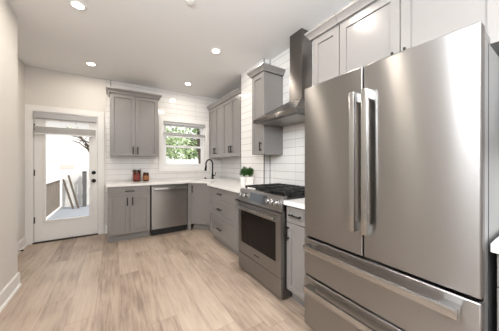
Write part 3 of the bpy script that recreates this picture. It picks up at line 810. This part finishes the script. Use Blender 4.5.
# ---------------------------------------------------------------- refrigerator
FY0, FY1, FXD = 0.203, 1.111, 1.198
fr = empty('refrigerator', (FXD, FY1, 0), R); tag(fr, 'large stainless steel french door refrigerator with two bottom drawers', 'refrigerator')
W = FY1-FY0
MB().box(0.006, W-0.006, 0.062, 0.70, 0.03, 1.768).build('body', M['fridge_side'], fr, bevel=0.004)
MB().box(0.01, W-0.01, 0.066, 0.60, 0.002, 0.03).build('base_grille', M['dark'], fr)
MB().box(0.004, W-0.004, 0.048, 0.061, 0.05, 1.79).build('gasket', M['dark'], fr)
def fdoor(x0, x1, z0, z1, nm):
    # slightly bowed front panel with rounded edges
    mb = MB(); n = 12; rows = []
    for k in range(n+1):
        f_ = k/n; x = x0+(x1-x0)*f_; b = 0.006*math.sin(PI*max(0, min(1, (x)/W)))
        e = 0.0
        rows.append([(x, -b, z0), (x, 0.047, z0), (x, 0.047, z1), (x, -b, z1)])
    mb.loops(rows)
    return mb.build(nm, M['steel'], fr, bevel=0.006)
XM = W-(0.665-FY0)
dl = fdoor(0.0, XM-0.003, 0.715, 1.802, 'door'); dr = fdoor(XM+0.003, W, 0.715, 1.802, 'door')
d1 = fdoor(0.0, W, 0.430, 0.700, 'freezer_drawer'); d2 = fdoor(0.0, W, 0.055, 0.418, 'freezer_drawer')
def vbar(x0, x1, z0, z1, p):
    mb = MB(); mb.box(x0, x1, -0.062, -0.042, z0, z1, bev=0.003)
    for a, b in ((z0, z0+0.055), (z1-0.055, z1)): mb.box(x0+0.002, x1-0.002, -0.045, -0.003, a+0.002, b-0.002)
    mb.build('handle', M['steel_plain'], p)
vbar(FY1-0.718, FY1-0.686, 0.857, 1.653, dl); vbar(FY1-0.646, FY1-0.613, 0.857, 1.653, dr)
def hbar(x0, x1, z0, z1, p):
    mb = MB(); mb.box(x0, x1, -0.064, -0.044, z0, z1, bev=0.003)
    for a, b in ((x0, x0+0.06), (x1-0.06, x1)): mb.box(a+0.002, b-0.002, -0.047, -0.002, z0+0.002, z1-0.002)
    mb.build('handle', M['steel_plain'], p)
hbar(0.045, W-0.055, 0.628, 0.668, d1); hbar(0.045, W-0.055, 0.335, 0.374, d2)
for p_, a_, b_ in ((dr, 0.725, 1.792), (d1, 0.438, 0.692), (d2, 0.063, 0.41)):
    MB().box(W-0.0005, W+0.0012, 0.004, 0.044, a_, b_).build('reflection_strip', M['edge'], p_)  # thin strips added to carry the dark reflection on the door sides
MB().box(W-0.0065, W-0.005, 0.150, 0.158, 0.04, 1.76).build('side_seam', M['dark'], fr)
for x0, x1 in ((0.008, 0.07), (W-0.07, W-0.007)):
    MB().box(x0, x1, 0.066, 0.2, 1.769, 1.80).build('hinge_cover', M['fridge_side'], fr, bevel=0.003)

# door stop on the entry baseboard
ds = MB().lathe([(0.006, 0.0), (0.006, 0.05), (0.012, 0.052), (0.012, 0.066), (0.008, 0.07)], (XE+0.015, 4.16, 0.045), n=14, axis='X').build('door_stop', M['rubber'])
tag(ds, 'small black door stop low on the entry baseboard beside the back door', 'door stop')

# ---------------------------------------------------------------- outside
struct('ground', MB().box(-30, 40, YB+0.17, 60, -0.75, -0.6), M['ground'])
dk = MB()
k = YB+0.17
while k < 8.6:
    dk.box(-1.42, -0.1, k, min(k+0.135, 8.6), -0.14, -0.10); k += 0.14
dk.box(-1.42, -0.1, YB+0.18, 8.58, -0.6, -0.142)
dk = dk.build('porch_deck', M['deck']); tag(dk, 'blue-grey plank deck outside the glazed back door', 'deck', kind='structure')
fe = empty('board_railing', (-1.36, 4.85, -0.1)); tag(fe, 'weathered vertical board railing along the left side of the porch', 'railing')
y = 0.0
while y < 3.5:
    MB().box(-0.012, 0.012, y, y+0.105, 0.05, 0.86).build('board', M['wood_fence'], fe); y += 0.165
MB().box(-0.05, 0.05, -0.02, 3.58, 0.862, 0.90).build('cap_rail', M['wood_white'], fe)
MB().box(0.014, 0.05, -0.02, 3.58, 0.02, 0.06).build('bottom_rail', M['wood_white'], fe)
fe = empty('board_fence', (-1.31, 8.5, -0.1)); tag(fe, 'pale board fence closing the far end of the porch', 'fence')
for k in range(6):
    x = k*0.12; h0 = 0.93+0.155*k/5
    mb = MB(); mb.loops([[(x, 0, 0.02), (x+0.112, 0, 0.02), (x+0.112, 0.02, 0.02), (x, 0.02, 0.02)],
                         [(x, 0, h0), (x+0.112, 0, h0+0.03), (x+0.112, 0.02, h0+0.03), (x, 0.02, h0)]])
    mb.build('board', M['wood_white'], fe)
mb = MB(); mb.box(0, 0.72, 0.021, 0.06, 0.25, 0.33); mb.box(0, 0.72, 0.021, 0.06, 0.70, 0.78); mb.build('rail', M['wood_white'], fe)
ld = empty('wooden_ladder', (-1.05, 8.3, -0.1)); tag(ld, 'dark wooden ladder leaning in front of the pale porch fence', 'ladder')
for off in (0.0, 0.12):
    MB().obox((0.05+off, -0.2, 0.0), (-0.22+off, 0.10, 0.86+off), 0.045, 0.045, up=(0, 1, 0)).build('ladder_rail', M['wood_dark'], ld)
for k in range(4):
    f_ = 0.18+0.2*k; a = Vector((0.05, -0.2, 0.0)).lerp(Vector((-0.22, 0.10, 0.86)), f_)
    MB().obox(a+Vector((0.024, 0, 0.01)), a+Vector((0.096, 0, 0.03)), 0.03, 0.03).build('rung', M['wood_white'], ld)
ps = empty('porch_post', (-0.76, 8.36, -0.1)); tag(ps, 'charcoal square post at the right end of the porch fence', 'post')
MB().box(-0.05, 0.05, -0.05, 0.05, 0.0, 1.06).build('shaft', M['post'], ps); MB().loops([[(-.06,-.06,1.061),(.06,-.06,1.061),(.06,.06,1.061),(-.06,.06,1.061)],[(-.06,-.06,1.085),(.06,-.06,1.085),(.06,.06,1.085),(-.06,.06,1.085)],[(-.01,-.01,1.11),(.01,-.01,1.11),(.01,.01,1.11),(-.01,.01,1.11)]]).build('cap', M['post'], ps)

def house(loc, w, dpt, h, wins, label, m, band=None):
    b = empty('house', loc); tag(b, label, 'house')
    MB().box(-w/2, w/2, 0, dpt, -0.6, h).build('wall', m, b)
    mb = MB(); mb.loops([[(-w/2-0.3, -0.4, h), (-w/2-0.3, dpt+0.4, h), (-w/2-0.3, dpt/2, h+1.6)], [(w/2+0.3, -0.4, h), (w/2+0.3, dpt+0.4, h), (w/2+0.3, dpt/2, h+1.6)]])
    mb.build('roof', M['roof'], b)
    for x, z in wins:
        f_ = MB().box(x-0.24, x+0.24, -0.06, 0.0, z-0.36, z+0.36).build('window', M['vinyl'], b)
        MB().box(x-0.19, x+0.19, -0.07, -0.061, z-0.31, z+0.31).build('pane', M['house_glass'], f_)
    if band: MB().box(0.45, 1.5, -0.05, 0.0, *band).build('brick_base', M['brick'], b)
house((-4.6, 26, 0), 12, 8, 5.2, [(-0.45, 1.8), (0.1, 1.8), (1.37, 1.8)], 'pale house with small windows seen far through the back door', M['house'], (0.75, 1.12))
gw = MB()
gw.box(1.2, 6.6, 9.6, 9.75, -0.6, 1.42)
gw = gw.build('garden_wall', M['wood_white']); tag(gw, 'white garden wall beyond the kitchen window below the trees', 'garden wall')

def tree(name, loc, trunk_h, trunk_r, crown_r, crown_z, n, leaf, lm, label, seed, sub=1.0):
    rnd = random.Random(seed)
    t = empty(name, loc); tag(t, label, 'tree')
    tr = MB(); lean = Vector((rnd.uniform(-0.1, 0.1), 0, 0))
    tr.tube([(0, 0, -0.6), (0.02, 0, trunk_h*0.5), lean+Vector((0, 0, trunk_h))], [trunk_r*1.2, trunk_r, trunk_r*0.8], 10)
    tips = []
    for k in range(11):
        a = rnd.uniform(0, 2*PI); el = rnd.uniform(0.2, 1.1); l = crown_r*rnd.uniform(0.6, 1.0)
        d_ = Vector((math.cos(a)*math.cos(el), math.sin(a)*math.cos(el), math.sin(el)))
        o = lean+Vector((0, 0, trunk_h*rnd.uniform(0.65, 0.98)))
        m_ = o+d_*l*0.5+Vector((0, 0, 0.08*l)); e_ = o+d_*l
        tr.tube([o, m_, e_], [trunk_r*0.45, trunk_r*0.28, trunk_r*0.1], 6); tips += [m_, e_]
        for q in range(2):
            s_ = Vector((rnd.uniform(-1, 1), rnd.uniform(-1, 1), rnd.uniform(-0.2, 0.8)))*l*0.35
            tr.tube([m_, m_+s_], [trunk_r*0.2, trunk_r*0.06], 5)
    tr.build('trunk', M['bark'], t)
    fl = MB()
    for k in range(n):
        while True:
            p_ = Vector((rnd.uniform(-1, 1), rnd.uniform(-1, 1), rnd.uniform(-1, 1)))
            if p_.length < 1: break
        p_ = Vector((p_.x*crown_r*1.15, p_.y*crown_r*1.15, crown_z+p_.z*crown_r*sub))
        if rnd.random() < 0.35: p_ = p_.lerp(rnd.choice(tips), 0.5)
        d_ = Vector((rnd.uniform(-1, 1), rnd.uniform(-1, 1), rnd.uniform(-0.7, 0.5))).normalized(); s_ = d_.orthogonal().normalized()
        s_.rotate(Matrix.Rotation(rnd.uniform(0, 2*PI), 3, d_)); l = leaf*rnd.uniform(0.7, 1.3)
        vs = [fl.bm.verts.new(x) for x in (p_, p_+d_*l*0.5+s_*l*0.33, p_+d_*l, p_+d_*l*0.5-s_*l*0.33)]
        fl.face(vs)
    if n: fl.build('foliage', lm, t)
    return t
tree('leafy_tree', (2.25, 12.0, 0), 2.2, 0.09, 1.35, 2.3, 1150, 0.22, M['tree_leaf2'], 'sunlit pale green tree left of centre beyond the kitchen window', 4, 0.9)
tree('leafy_tree', (5.0, 16.5, 0), 2.4, 0.10, 1.7, 2.6, 1100, 0.24, M['tree_leaf'], 'darker green tree on the right beyond the kitchen window', 5, 1.1)
tree('dark_trunk_tree', (2.80, 7.9, 0), 2.6, 0.085, 0.7, 3.3, 160, 0.2, M['tree_leaf'], 'tree with dark straight trunk at the right side of the kitchen window', 8)
tree('bare_tree', (-0.95, 13.0, 0), 2.6, 0.07, 1.9, 4.6, 220, 0.14, M['tree_leaf2'], 'thin branching tree seen high through the back door glass', 12)
